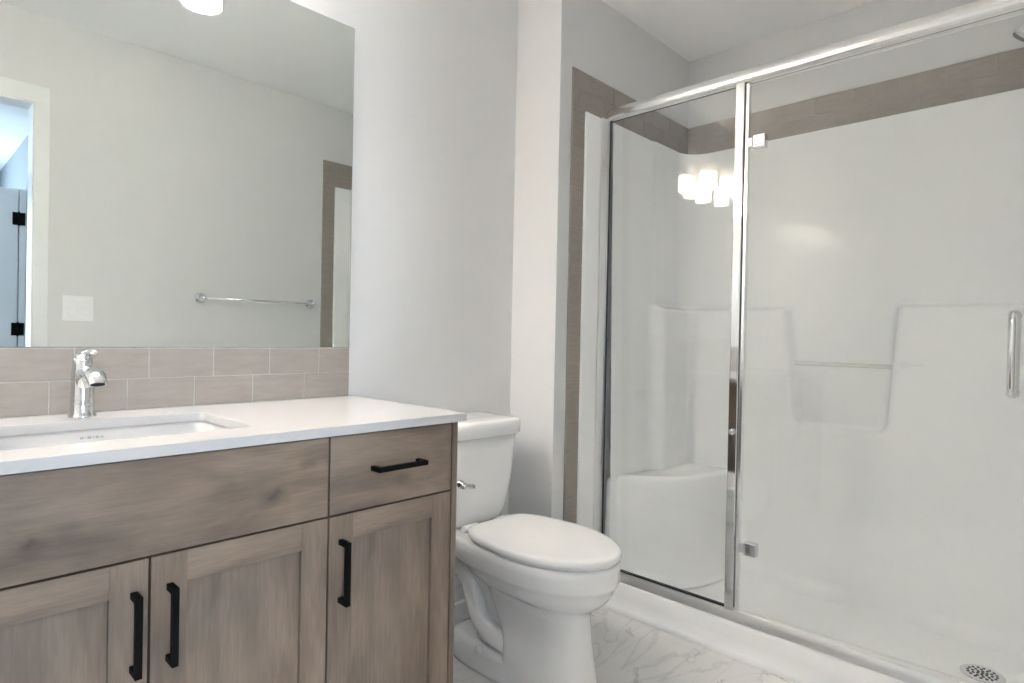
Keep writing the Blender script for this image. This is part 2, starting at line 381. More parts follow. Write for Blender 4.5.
def panel_leaf(mb, x0, x1, y0, y1, z0, z1, thin, panels):
    """door leaf: a slab with sunk panels on both faces; thin = axis of the thickness"""
    t = .0175
    if thin == 'x':
        c = (x0 + x1) / 2
        mb.box((c - .008, y0 + .01, z0 + .01), (c + .008, y1 - .01, z1 - .01), M_trim)
        a0, a1 = y0, y1
        P = lambda a, b, c0, c1: ((c - t, a, c0), (c + t, b, c1))
    else:
        c = (y0 + y1) / 2
        mb.box((x0 + .01, c - .008, z0 + .01), (x1 - .01, c + .008, z1 - .01), M_trim)
        a0, a1 = x0, x1
        P = lambda a, b, c0, c1: ((a, c - t, c0), (b, c + t, c1))
    st = .105
    for (a, b) in ((a0, a0 + st), (a1 - st, a1)):
        p = P(a, b, z0, z1); mb.box(p[0], p[1], M_trim, .003)
    zs = [z0] + [q for pp in panels for q in pp] + [z1]
    for i in range(0, len(zs), 2):
        p = P(a0 + st - .003, a1 - st + .003, zs[i], zs[i + 1]); mb.box(p[0], p[1], M_trim, .003)
    for (p0, p1) in panels:   # raised field
        q = P(a0 + st + .035, a1 - st - .035, p0 + .035, p1 - .035); mb.box([v if i != (0 if thin == 'x' else 1) else v + .005 for i, v in enumerate(q[0])], [v if i != (0 if thin == 'x' else 1) else v - .005 for i, v in enumerate(q[1])], M_trim, .004)
def hinge(parent, loc, axis):
    h = MB(); x, y, z = loc
    if axis == 'xz': h.box((x - .036, y - .002, z - .045), (x + .036, y + .002, z + .045), M_black, .0015)
    else: h.box((x - .002, y - .018, z - .045), (x + .002, y + .018, z + .045), M_black, .0015)
    h.lathe([(.006, -.05), (.006, .05)], (x, y + .004, z), (0, 0, 1), M_black, 12, True)
    h.build('hinge', parent)
# bathroom door leaf opened flat along the left wall
lf = MB(); LX = -.318; panel_leaf(lf, LX - .0175, LX + .0175, YF + .016, YF + .732, .012, 2.035, 'x', [(.22, .81), (1.05, 1.91)])
dl = lf.build('door_1'); struct(dl, 'white two panel bathroom door opened against the left wall', 'door')
hd = MB(); hd.lathe([(.026, 0), (.026, .008), (.01, .010), (.01, .045), (0, .047)], (LX + .0175, .685, .95), (1, 0, 0), M_black, 24)
hd.tube([(LX + .056, .69, .95), (LX + .058, .64, .95), (LX + .058, .575, .95)], [(.008, .008), (.008, .008), (.006, .006)], M_black, 12)
hd.build('door_handle', dl)
for z in (.24, 1.03, 1.84): hinge(dl, (-.300, YF + .011, z), 'yz')
# bedroom door seen through the doorway
lf = MB(); panel_leaf(lf, -.06, .654, -2.183, -2.148, .012, 2.045, 'y', [(.22, .81), (1.05, 1.91)])
d2 = lf.build('door_2'); struct(d2, 'white panel door with black hinges, seen in the mirror through the doorway', 'door')
for z in (.28, 1.06, 1.84): hinge(d2, (.658, -2.146, z), 'xz')
struct(B((.662, -2.19, 0), (XH, -2.149, 2.05), M_trim, .002).box((.60, -2.215, 0), (XH, -2.191, 2.06), M_trim, .002).build('trim_2'), 'white door frame strip beside the hinged bedroom door, with backing added to shade the gap', 'door frame')  # second box added behind the leaf to keep the hinge gap dark
# bedroom ceiling lamp, added out of view to brighten the room
cl = thing('added_ceiling_lamp', 'unseen round ceiling lamp added to brighten the bedroom behind the camera', 'ceiling lamp', (-.45, -1.25, 2.37))
MB().lathe([(.0, ZC), (.17, ZC), (.17, ZC - .03), (.15, ZC - .03)], (-.45, -1.25, 0), (0, 0, 1), M_chrome, 40).build('base', cl)
MB().lathe([(.15, ZC - .03), (.15, ZC - .055), (.12, ZC - .075), (.0, ZC - .085)], (-.45, -1.25, 0), (0, 0, 1), M_diff, 40).build('diffuser', cl)

# ------------------------------------------------------------------ tiles
G = .003
def tiles(mb, rects, plane, pos, face, gm=None):
    gm = gm or M_grout
    """rects = (a0,a1,z0,z1); plane 'y' or 'x' at pos; face = +-1 outward direction"""
    a0 = min(r[0] for r in rects); a1 = max(r[1] for r in rects); z0 = min(r[2] for r in rects); z1 = max(r[3] for r in rects)
    for (p, q, r, s) in rects:
        if q - p < .006: continue
        if plane == 'y':
            mb.box((p, pos, r), (q, pos + face * .0065, s), gm)
            mb.box((p + G / 2, pos, r + G / 2), (q - G / 2, pos + face * .008, s - G / 2), M_tile, .0012, 2)
        else:
            mb.box((pos, p, r), (pos + face * .0065, q, s), gm)
            mb.box((pos, p + G / 2, r + G / 2), (pos + face * .008, q - G / 2, s - G / 2), M_tile, .0012, 2)
def courses(x0, x1, z0, rows, h, L, phase):
    R = []
    for i in range(rows):
        s = phase[i % 2]; xs_ = sorted({x0, x1} | {s + k * L for k in range(-40, 60) if x0 + .008 < s + k * L < x1 - .008})
        for a, b in zip(xs_, xs_[1:]): R.append((a, b, z0 + i * h, z0 + (i + 1) * h))
    return R
bs = MB(); ZT = .8827; ZB = 1.033
tiles(bs, courses(XL, 1.0077, ZT + .001, 2, (ZB - ZT - .002) / 2, .1508, (.407, .453)), 'y', D, -1)
bs.box((1.0077, D - .006, ZT), (1.009, D, ZB), M_caulk)
tag(bs.build('tile_backsplash'), 'taupe subway tile backsplash in two rows under the mirror', 'backsplash')
# tile round the shower surround: band on top and one soldier column at each side
for nm, (yy, fc), lab in (('left', (Y1, -1), 'taupe tile border on the wall beside the toilet, above the shower surround'), ('front', (YF, 1), 'taupe tile border beside the towel bar, seen in the mirror')):
    t = MB(); R = courses(1.812, XB, 2.1106 - .151, 2, .0755, .151, (1.857, 1.933))
    z = 0.0
    zs = [2.1106 - .151 - .151 * k for k in range(13)]; zs.append(0.)
    for a, b in zip(zs[1:], zs): R.append((1.812, 1.888 + .012, max(a, 0), b))
    tiles(t, R, 'y', yy, fc, M_grout_dark)
    tag(t.build('tile_border'), lab, 'wall tiles')
t = MB(); tiles(t, courses(YF + .009, Y1 - .009, 2.1106 - .151, 2, .0755, .151, (.03, .105)), 'x', XB, -1, M_grout_dark)
tag(t.build('tile_border'), 'taupe tile band along the long back wall of the shower', 'wall tiles')

# ------------------------------------------------------------------ shower surround (acrylic unit)
su = thing('shower_surround', 'white glossy acrylic shower stall with ledges, corner seat and low curb', 'shower', (2.36, .73, 0))
YE = Y1 - .021; YN = YF + .021; XK = 2.700; R0 = .115
path = []
x = 2.06
while x < XK - R0 - .001: path.append((x, YE, 0, -1, 'e')); x += .012
n = 18
for i in range(n + 1):
    a = PI / 2 - i / n * PI / 2; path.append((XK - R0 + R0 * math.cos(a), YE - R0 + R0 * math.sin(a), -math.cos(a), -math.sin(a), 'c'))
y = YE - R0 - .009
while y > YN + R0 + .004: path.append((XK, y, -1, 0, 'b')); y -= .009
for i in range(n + 1):
    a = -i / n * PI / 2; path.append((XK - R0 + R0 * math.cos(a), YN + R0 + R0 * math.sin(a), -math.cos(a), -math.sin(a), 'c'))
x = XK - R0 - .012
while x > 2.06: path.append((x, YN, 0, 1, 'e')); x -= .012
def rbox(px, pz, cx_, cz_, hx, hz, r):
    qx, qz = abs(px - cx_) - hx + r, abs(pz - cz_) - hz + r
    return math.hypot(max(qx, 0), max(qz, 0)) + min(max(qx, qz), 0) - r
def offset(px, py, z, tag_):
    low = 1 - smooth(1.206, 1.236, z)
    o = .048 * low
    if tag_ == 'b':
        # U-shaped recess with slanting sides, open to the top
        t = max(0, min(1, (1.23 - z) / .5)); yl = .945 - .06 * t; yr = .52 + .03 * t
        c, h = (yl + yr) / 2, (yl - yr) / 2
        d = rbox(py, z, c, 1.23 + .0, h, .505, .05)
        o *= smooth(-.024, .004, d)
    if tag_ == 'e':
        o = .048 * low * smooth(2.34, 2.40, px) + .008 * smooth(2.372, 2.384, px)
    else: o += .008
    o += (1.9615 - z) * .0165
    if z < .125:
        R = .055; k = min(R, max(0, .125 - z)); o += R - math.sqrt(max(R * R - k * k, 0))
    return o
zs = []; z = .07
while z < .125: zs.append(z); z += .0055
while z < 1.19: zs.append(z); z += .0135 if not (.70 < z < .80) else .005
while z < 1.25: zs.append(z); z += .003
while z < 1.95: zs.append(z); z += .04
zs += [1.9525, 1.9575, 1.9605]
rows = [[(px + nx * offset(px, py, z, tg), py + ny * offset(px, py, z, tg), z) for (px, py, nx, ny, tg) in path] for z in zs]
# rounded top lip returning to the tiled wall
rows.append([(px - nx * .004 + nx * offset(px, py, 1.95, tg), py - ny * .004 + ny * offset(px, py, 1.95, tg), 1.9622) for (px, py, nx, ny, tg) in path])
last = []
for (px, py, nx, ny, tg) in path:
    dx = (XB - .008 - px) / -nx if nx < -1e-4 else 9
    dy = ((Y1 - .008 - py) / -ny if ny < -1e-4 else ((YF + .008 - py) / -ny if ny > 1e-4 else 9))
    k = min(abs(dx), abs(dy)); last.append((px - nx * k, py - ny * k, 1.9622))
rows.append(last)
wallp = MB(); wallp.grid(rows, M_acryl)
wallp.build('wall_panel', su)
# pan with curb, extruded along the shower
prof = [(2.007, 0), (2.005, .006), (2.005, .016), (2.009, .021), (2.0165, .026)] + [(2.0195, .06), (2.0215, .10), (2.024, .110), (2.030, .1165), (2.040, .118)] + \
       [(2.085, .119), (2.098, .114), (2.108, .102), (2.118, .085), (2.132, .075), (2.16, .070), (2.25, .068), (2.40, .069), (2.60, .072), (2.66, .075), (2.72, .08)]
pan = MB(); pan.grid([[(px, py, pz) for (px, pz) in prof] for py in (YF, YF + .1, .2, .5, .9, 1.2, 1.40, Y1)], M_acryl)
po = pan.build('pan', su)
# front flange columns beside the glass
for y0, y1 in ((Y1, Y1 - .016), (YF, YF + .016)):
    MB().box((1.888, y0, 0.0), (1.990, y1, 1.962), M_acryl, .007, 3).build('side_flange', su)
    MB().box((1.990, y0, .10), (2.075, y0 + (y1 - y0) * .7, 1.962), M_acryl, .003, 2).build('side_flange', su)
# corner seat
seat = [(2.05, 1.425), (2.085, 1.404), (2.118, 1.378), (2.145, 1.342), (2.172, 1.295), (2.225, 1.235), (2.27, 1.19), (2.33, 1.16), (2.40, 1.142), (2.48, 1.130), (2.56, 1.122), (2.64, 1.115), (2.705, 1.105), (2.705, 1.44)]
NZ = []
def inset(poly, d):
    out = []; n = len(poly)
    for i, p in enumerate(poly):
        if i in (0, n - 1, n - 2):
            q = p
            if i == 0: q = (p[0] + d, p[1])
            if i == n - 2: q = (p[0], p[1] + d)
            out.append(q); continue
        a = Vector(poly[i - 1]); b = Vector(poly[i + 1]); t = (b - a).normalized(); nn = Vector((-t.y, t.x))
        out.append((p[0] + nn.x * d, p[1] + nn.y * d))
    return out
rr = []
for z, d in ((.072, -.03), (.085, -.012), (.10, -.004), (.13, 0), (.30, .006), (.47, .010), (.492, .013), (.503, .020), (.508, .032), (.507, .06), (.504, .10), (.503, .15)):
    rr.append([(px, py, z) for (px, py) in inset(seat, d)])
sb = MB(); sb.grid(rr, M_acryl, True, False, True); sb.build('corner_seat', su)
# bar across the recess
bar = MB(); bar.tube([(2.668, .94, .990), (2.668, .90, .990), (2.668, .72, .990), (2.668, .56, .990), (2.668, .515, .990)], .0085, M_clear, 14); bar.build('recess_bar', su)
# drain
dr = thing('shower_drain', 'round chrome drain grate with dark holes in the shower floor', 'drain', (2.345, .222, .069))
g = MB(); g.lathe([(.056, .0), (.056, .002), (.052, .0045), (.046, .0035), (.0, .0035)], (2.345, .222, .0695), (0, 0, 1), M_chrome, 48); g.build('grate', dr)
h = MB()
for k, (r, nn, ph) in enumerate(((.0, 1, 0), (.0125, 6, 0), (.0245, 10, .2), (.0365, 16, 0))):
    for i in range(nn):
        a = 2 * PI * i / nn + ph
        c = (2.345 + r * math.cos(a), .222 + r * math.sin(a), .0732)
        h.lathe([(.0, 0), (.0042, 0), (.0042, .0006), (0, .0006)], c, (0, 0, 1), M_dark, 8)
ho = h.build('hole_pattern', dr)

# ------------------------------------------------------------------ shower enclosure
en = thing('shower_enclosure', 'chrome framed glass shower screen with fixed pane and hinged door', 'shower screen', (XS, .73, .118))
YA, YB = Y1 - .0115, YF + .0115
# header: slim extrusion with rounded front
hp = [(2.028, 1.962), (2.024, 1.968), (2.022, 1.985), (2.026, 2.002), (2.036, 2.008), (2.052, 2.008), (2.062, 2.002), (2.064, 1.968), (2.058, 1.960), (2.045, 1.958)]
MB().extrude(hp, YB, YA, 'y', M_alu, smooth=True, bev=0).build('header_rail', en, smooth_angle=.9)
# bottom track
tp = [(2.0235, .1165), (2.0235, .124), (2.030, .143), (2.033, .1505), (2.038, .1525), (2.048, .1525), (2.051, .150), (2.055, .135), (2.070, .128), (2.072, .1175)]
MB().extrude(tp, YB - .0, YA, 'y', M_satin).build('bottom_track', en, smooth_angle=.5)
# wall jambs
for (y0, y1) in ((YA, YA - .006), (YB, YB + .006)):
    MB().box((1.991, y0, .118), (2.064, y1, 1.965), M_satin, .004, 3).build('wall_jamb', en)
# post between fixed pane and door
PY0, PY1 = .871, .902
MB().box((2.026, PY0, .150), (2.062, PY1, 1.963), M_chrome, .0025, 2).build('post', en)
# gaskets
gk = MB(); gk.box((2.045, YA - .006, .153), (2.050, YA - .0095, 1.960), M_rubber); gk.box((2.034, PY1, .1525), (2.050, YA - .006, .1565), M_rubber); gk.box((2.046, PY1, 1.9570), (2.050, YA - .006, 1.960), M_rubber)
gk.build('gasket', en)
# fixed pane, sits slightly out of true in its frame, as its reflection shows
fp = MB(); fp.box((-.003, -(YA - .006 - PY1 + .01) / 2, -.91), (.003, (YA - .006 - PY1 + .01) / 2, .91), M_glass)
PANE_YAW, PANE_LEAN = math.radians(1.79), math.radians(.89)
fpo = fp.build('fixed_pane', en)
fpo.location = Vector((XS + .002, (PY1 + YA - .006) / 2, 1.056)) - Vector(en.location)
for v in fpo.data.vertices: v.co.z -= .91
fpo.rotation_euler = (0, 0, PANE_YAW)
fpo.rotation_euler = (0, -PANE_LEAN, PANE_YAW)
# door (moves with its hinges)
DOOR_YAW = math.radians(1.85)
dg = MB(); dg.box((2.040, YB + .020, .158), (2.046, .858, 1.950), M_glass)
do = dg.build('door', en)
st = MB(); st.box((2.034, .857, .155), (2.056, .869, 1.957), M_alu, .002); st.box((2.041, YB + .028, 1.950), (2.045, .857, 1.9525), M_trim); st.build('door_stile', do)
sw = MB(); sw.box((2.040, YB + .030, .153), (2.046, .857, .160), M_clear, .001); sw.build('sweep', do)
for z in (1.752, .372):
    c = MB(); c.box((2.028, .800, z - .022), (2.058, .842, z + .022), M_chrome, .003); c.box((2.0255, .812, z - .012), (2.030, .836, z + .012), M_chrome, .001)
    c.box((2.031, .842, z - .016), (2.055, .858, z + .016), M_chrome, .002); c.build('glass_hinge', do)
# handle: D pulls back to back
for s in (-1, 1):
    hb = MB(); hx = XS + s * .055; HY = .1475; z0, z1 = .943, 1.172
    pts = [(XS + s * .003, HY, z0 + .012), (XS + s * .03, HY, z0 + .012)]
    pts += [(XS + s * (.033 + .022 * math.sin(a)), HY, z0 + .012 + .022 - .022 * math.cos(a)) for a in [PI / 2 * i / 6 for i in range(1, 7)]]
    pts += [(XS + s * (.033 + .022 * math.cos(a)), HY, z1 - .034 + .022 * math.sin(a)) for a in [PI / 2 * i / 6 for i in range(0, 7)]]
    pts += [(XS + s * .03, HY, z1 - .012), (XS + s * .003, HY, z1 - .012)]
    hb.tube(pts, .0115, M_chrome, 16)
    for zz in (z0 + .012, z1 - .012): hb.lathe([(.014, .0), (.014, .006), (.011, .008)], (XS + s * .003, HY, zz), (s, 0, 0), M_chrome, 20)
    hb.build('handle', do)
pv = Vector((XS, .864, 0)); c0 = world_loc(do); rel = c0 - pv
do.rotation_euler = (0, 0, DOOR_YAW)
do.location = pv + Matrix.Rotation(DOOR_YAW, 3, 'Z') @ rel - Vector(en.location)
MB().lathe([(.0, 0), (.011, 0), (.011, .006), (.006, .010), (0, .010)], (2.026, .886, .765), (-1, 0, 0), M_chrome, 20).build('door_stop', en)

# shower head on the near end wall
sh = thing('overhead_shower', 'chrome shower head on its arm high on the near shower wall', 'shower head', (2.4, YF, 2.03))
q = MB(); q.lathe([(.03, 0), (.028, .006), (.012, .012)], (2.4, YF + .009, 2.10), (0, 1, 0), M_chrome, 28)
q.tube([(2.4, YF + .012, 2.10), (2.4, YF + .06, 2.098), (2.4, YF + .10, 2.085), (2.4, YF + .125, 2.066)], .0085, M_chrome, 14); q.build('arm', sh)
q = MB(); dd = Vector((0, .55, -.83)).normalized()
q.lathe([(.0, -.005), (.013, -.004), (.014, .012), (.018, .02), (.036, .045), (.038, .056), (.035, .060), (0, .061)], Vector((2.4, YF + .125, 2.066)), dd, M_chrome, 32); q.build('spray_head', sh)

# ------------------------------------------------------------------ vanity
va = thing('vanity_cabinet', 'grey stained wooden vanity with shaker doors and black pulls', 'cabinet', (.33, 1.41, 0))
VX0, VX1 = -.353, 1.0105; YK = 1.154; ZK = .8625; ZG = .689; ZBt = .105
c = MB()
c.box((VX0, YK + .0, .0), (VX0 + .018, D - .001, ZK), M_woodV, .0008); c.build('side_panel', va)
c = MB(); c.box((.9935, YK + .0, .0), (VX1, D - .001, ZK), M_woodV, .0012)
c.build('side_panel', va)
c = MB()
c.box((VX0 + .018, YK + .024, ZBt - .018), (.9935, D - .001, ZBt), M_carc)
c.box((VX0 + .018, D - .02, ZBt), (.9935, D - .001, ZK), M_carc)
c.box((VX0 + .018, YK + .024, ZK - .018), (.9935, YK + .09, ZK), M_carc)
c.box((VX0 + .018, YK + .024, ZG - .01), (.9935, YK + .05, ZG + .01), M_carc)
for xx in (-.016, .654): c.box((xx - .009, YK + .024, ZBt), (xx + .009, D - .02, ZK), M_carc)
c.build('carcass', va)
B((VX0 + .018, YK + .075, 0), (.9935, YK + .09, ZBt - .018), M_woodH).build('toe_kick', va)
gp = .0021
W_false = knots(wood('false_front_wood', True, 1.0, 1.), [(.213, .060, .040, .5), (.216, .062, .014, .6), (-.165, .050, .034, .45), (-.168, .052, .012, .6), (.285, .115, .025, .35), (-.12, .065, .03, .3)])
W_draw = knots(wood('drawer_wood', True, 1.04, 5.), [(.02, .05, .035, .35)])
def pull(parent, x0, z0, x1, z1):
    p = MB(); s = .0055; y = YK - .030
    if abs(x1 - x0) < abs(z1 - z0):
        p.box((x0 - s, y - s, z0), (x0 + s, y + s, z1), M_black, .0008)
        for z in (z0, z1 - 2 * s): p.box((x0 - s, y, z), (x0 + s, YK, z + 2 * s), M_black, .0008)
    else:
        p.box((x0, y - s, z0 - s), (x1, y + s, z0 + s), M_black, .0008)
        for x in (x0, x1 - 2 * s): p.box((x, y, z0 - s), (x + 2 * s, YK, z0 + s), M_black, .0008)
    return p.build('handle', parent)
def slab(name, x0, x1, z0, z1, mat, lab=None):
    o = B((x0 + gp, YK, z0 + gp), (x1 - gp, YK + .019, z1 - gp), mat, .001).build(name, va)
    if lab: o['label'] = lab
    return o
slab('false_front', -.016, .654, ZG, ZK - .003, W_false, 'wide plain wooden front below the sink, without a pull')
d_ = slab('drawer', .654, .9915, ZG, ZK - .003, W_draw, 'drawer front with horizontal black pull'); pull(d_, .755, .778, .890, .778)
d_ = slab('drawer', -.353, -.016, ZG, ZK - .003, W_draw); pull(d_, -.26, .7815, -.11, .7815)
def shaker(x0, x1, hx):
    f = MB(); z0, z1 = ZBt + gp, ZG - gp; x0 += gp; x1 -= gp; sw_ = .0575
    f.box((x0, YK, z0), (x0 + sw_, YK + .019, z1), M_woodV, .0008); f.box((x1 - sw_, YK, z0), (x1, YK + .019, z1), M_woodV, .0008)
    f.box((x0 + sw_, YK + .0003, z1 - .055), (x1 - sw_, YK + .019, z1), M_woodH, .0005); f.box((x0 + sw_, YK + .0003, z0), (x1 - sw_, YK + .019, z0 + .055), M_woodH, .0005)
    o = f.build('door', va)
    B((x0 + sw_ - .004, YK + .0095, z0 + .05), (x1 - sw_ + .004, YK + .016, z1 - .05), M_woodP).build('panel', o)
    pull(o, hx, .501, hx, .636)
shaker(-.016, .319, .295); shaker(.319, .654, .350); shaker(.654, .9915, .683); shaker(-.353, -.016, -.05)

# countertop with cut-out
ct = MB(); bm = bmesh.new()
X0, X1c, Y0, Y2, Z0, Z1 = XL + .001, 1.0209, 1.1319, D - .001, .8629, .8827
hx0, hx1, hy0, hy1, hr = .10, .530, 1.236, 1.532, .022
outer = [(X0, Y0), (X1c, Y0), (X1c, Y2), (X0, Y2)]
inner = []
for (cx_, cy_, a0) in ((hx1 - hr, hy0 + hr, -PI / 2), (hx1 - hr, hy1 - hr, 0), (hx0 + hr, hy1 - hr, PI / 2), (hx0 + hr, hy0 + hr, PI)):
    inner += arc((cx_, cy_), hr, a0, a0 + PI / 2, 6)
def ring_face(bm, z):
    o = [bm.verts.new((x, y, z)) for x, y in outer]; i_ = [bm.verts.new((x, y, z)) for x, y in inner]
    es = [bm.edges.new((o[k], o[(k + 1) % 4])) for k in range(4)] + [bm.edges.new((i_[k], i_[(k + 1) % len(i_)])) for k in range(len(i_))]
    bmesh.ops.triangle_fill(bm, use_beauty=True, use_dissolve=False, edges=es)
    return o, i_
oa, ia = ring_face(bm, Z0); ob, ib = ring_face(bm, Z1)
for L1, L2 in ((oa, ob), (ia, ib)):
    for k in range(len(L1)): bm.faces.new([L1[k], L1[(k + 1) % len(L1)], L2[(k + 1) % len(L2)], L2[k]])
bmesh.ops.recalc_face_normals(bm, faces=bm.faces)
bmesh.ops.bevel(bm, geom=[e for e in bm.edges if e.calc_face_angle(0) > 1.2 and abs(e.verts[0].co.z - e.verts[1].co.z) < 1e-6], offset=.0012, segments=2, affect='EDGES')
ct.merge(bm, M_quartz, smooth=False)
tag(ct.build('countertop'), 'white quartz countertop lying on the wooden vanity', 'countertop')
# undermount sink
sk = thing('sink_basin', 'white rectangular ceramic basin set under the countertop', 'sink', (.315, 1.385, .74))
def rr_pts(e, z, r):
    x0, x1, y0, y1 = hx0 - .006 + e, hx1 + .006 - e, hy0 - .006 + e, hy1 + .006 - e; P = []
    for (cx_, cy_, a0) in ((x1 - r, y0 + r, -PI / 2), (x1 - r, y1 - r, 0), (x0 + r, y1 - r, PI / 2), (x0 + r, y0 + r, PI)):
        P += [(x, y, z) for x, y in arc((cx_, cy_), r, a0, a0 + PI / 2, 6)]
    return P
sbm = MB(); rws = [rr_pts(-.016, Z0 - .0005, .03), rr_pts(0, Z0 - .0005, .028), rr_pts(.004, Z0 - .008, .03), rr_pts(.010, .80, .03), rr_pts(.018, .765, .035), rr_pts(.035, .745, .04), rr_pts(.08, .738, .04), rr_pts(.14, .735, .005)]
sbm.grid(rws, M_basin, True, False, True)
sbm.grid([rr_pts(-.016, Z0 - .0005, .03), rr_pts(-.016, Z0 - .012, .03), rr_pts(-.004, .79, .03), rr_pts(.02, .732, .04), rr_pts(.14, .725, .005)], M_basin, True, False, True)
sbm.build('bowl', sk)
MB().lathe([(.0, .002), (.02, .0025), (.0225, .0035), (.0225, 0)], (.315, 1.385, .736), (0, 0, 1), M_chrome, 28).build('drain_plug', sk)
mk = MB(); xx = .288
for wd, k in ((.006, 1), (.0015, .6), (.0065, 1), (.0022, .8), (.0055, 1), (.006, 1)):
    mk.box((xx, hy1 - .0008, .846 - .0024 * k), (xx + wd, hy1 + .001, .846 + .0024 * k), M_sinkmark); xx += wd + .0028
for v in mk.bm.verts: v.co.y += .0015 * 0 - .0035 + (.8545 - v.co.z) * -.0 + 0
mk.build('stamp', sk)

# faucet
fa = thing('faucet', 'chrome single hole faucet with lever standing behind the sink', 'faucet', (.303, 1.592, Z1))
FX, FY, FZ = .303, 1.592, Z1
b_ = MB(); sec = []
for (z, hw, yf, yb) in ((0, .0255, -.030, .024), (.002, .0262, -.031, .0245), (.006, .0255, -.030, .024), (.008, .0235, -.028, .023), (.03, .0232, -.028, .022), (.055, .0224, -.027, .021), (.08, .0216, -.026, .021), (.10, .0206, -.0255, .0205), (.118, .0188, -.023, .020), (.126, .0185, -.021, .0195), (.129, .017, -.018, .018), (.130, .010, -.010, .012)):
    row = []
    for j_ in range(28):
        a = 2 * PI * j_ / 28; s_ = math.sin(a); row.append((FX + hw * math.cos(a), FY + (yb if s_ > 0 else -yf) * s_, FZ + z))
    sec.append(row)
b_.grid(sec, M_chrome, True, True, True); b_.build('body', fa)
s_ = MB(); pts = []; rad = []
for (dy, z, rw, rh) in ((-.002, .062, .013, .016), (-.014, .078, .0155, .0175), (-.028, .091, .0175, .0165), (-.050, .101, .019, .0145), (-.076, .1030, .0195, .0135), (-.102, .1005, .0195, .0135), (-.122, .0945, .0185, .0135), (-.132, .0865, .0175, .0130), (-.135, .0805, .016, .012)):
    pts.append((FX, FY + dy, FZ + z)); rad.append((rw, rh))
rows = []
for i, p in enumerate(pts):
    t = (Vector(pts[min(i + 1, len(pts) - 1)]) - Vector(pts[max(i - 1, 0)])).normalized(); ux = Vector((1, 0, 0)); uz = t.cross(ux)
    rows.append([Vector(p) + ux * rad[i][0] * math.cos(2 * PI * k / 20) + uz * rad[i][1] * math.sin(2 * PI * k / 20) for k in range(20)])
s_.grid(rows, M_chrome, True, True, False)
rin = [[Vector(pts[-1]) + (q - Vector(pts[-1])) * .82 for q in rows[-1]], [Vector(pts[-2]) + (q - Vector(pts[-2])) * .75 for q in rows[-2]]]
s_.grid([rows[-1], rin[0]], M_chrome, True); s_.grid(rin, M_dark, True, False, True)
s_.build('spout', fa)
l_ = MB(); l_.lathe([(.0145, 0), (.0148, .004), (.012, .009), (.0, .011)], (FX, FY, FZ + .129), (0, 0, 1), M_chrome, 24)
l_.tube([(FX, FY + .002, FZ + .137), (FX + .004, FY - .012, FZ + .142), (FX + .010, FY - .028, FZ + .145), (FX + .014, FY - .044, FZ + .142)], [(.008, .006), (.0075, .005), (.007, .004), (.005, .003)], M_chrome, 14)
l_.build('lever', fa)

# mirror
mr_ = MB(); mr_.box((XL + .002, D - .006, ZB), (1.0077, D - .0005, 2.0245), M_medge)
mr_.box((XL + .003, D - .0064, ZB + .0015), (1.0065, D - .0058, 2.0233), M_mirror)
tag(mr_.build('mirror'), 'large frameless wall mirror above the tile backsplash', 'mirror')

# ------------------------------------------------------------------ vanity light (above the frame, seen reflected)
vl = thing('vanity_light', 'chrome vanity light with four opal glass shades above the mirror', 'wall lamp', (.303, D, 2.15))
LX0, LSP, LZ, LO = .584, .188, 1.950, (.075, .125, .125, .075)
SH = .142; SR = .049
bp = MB(); bp.box((LX0 - 1.5 * LSP - .09, D - .018, 2.16), (LX0 - 1.5 * LSP + .09, D, 2.24), M_chrome, .006, 3); bp.build('backplate', vl)
arm = MB(); pts = []
for i in range(33):
    t = i / 32; x_ = LX0 + .03 - t * (3 * LSP + .06); u_ = (x_ - (LX0 - 1.5 * LSP)) / (1.5 * LSP); pts.append((x_, D - (.14 - .062 * u_ * u_), 2.158))
arm.tube(pts, [(.013, .005)] * len(pts), M_chrome, 12)
for s in (-1, 1): arm.tube([(LX0 - 1.5 * LSP + s * .05, D - .015, 2.20), (LX0 - 1.5 * LSP + s * .05, D - .08, 2.19), (LX0 - 1.5 * LSP + s * .05, D - .135, 2.162)], .006, M_chrome, 10)
arm.build('arm', vl)
for i in range(4):
    x_, y_ = LX0 - i * LSP, D - LO[i]
    s_ = MB(); HS = SH * .64
    s_.lathe([(SR, HS), (SR, SH), (SR - .003, SH), (SR - .003, HS)], (x_, y_, LZ), (0, 0, 1), M_shade_dim, 40)
    s_.lathe([(SR - .003, HS), (SR - .003, 0), (SR, 0), (SR, HS)], (x_, y_, LZ), (0, 0, 1), M_shade_lit, 40)
    so = s_.build('shade', vl)
    MB().lathe([(.021 * math.sin(PI * q_ / 10), -.021 * math.cos(PI * q_ / 10)) for q_ in range(9)] + [(.010, .022), (.010, .045)], (x_, y_, LZ + .085), (0, 0, 1), M_bulb, 20).build('bulb', so)
    sk_ = MB(); sk_.lathe([(.0, -.012), (.017, -.012), (.017, .006), (.010, .014), (.010, .06), (0, .06)], (x_, y_, LZ + SH), (0, 0, 1), M_chrome, 24)
    for q_ in range(3):
        a_ = q_ * 2 * PI / 3; sk_.tube([(x_ + .01 * math.cos(a_), y_ + .01 * math.sin(a_), LZ + SH - .004), (x_ + (SR - .002) * math.cos(a_), y_ + (SR - .002) * math.sin(a_), LZ + SH - .004)], .002, M_chrome, 8)
    sk_.build('socket', so)
    l = bpy.data.lights.new('bulb_light', 'POINT'); l.energy = BULB_W; l.color = (1, .97, .95); l.shadow_soft_size = .02
    lo_ = bpy.data.objects.new('bulb_light', l); COL.objects.link(lo_); lo_.location = (x_, y_, LZ + .032)

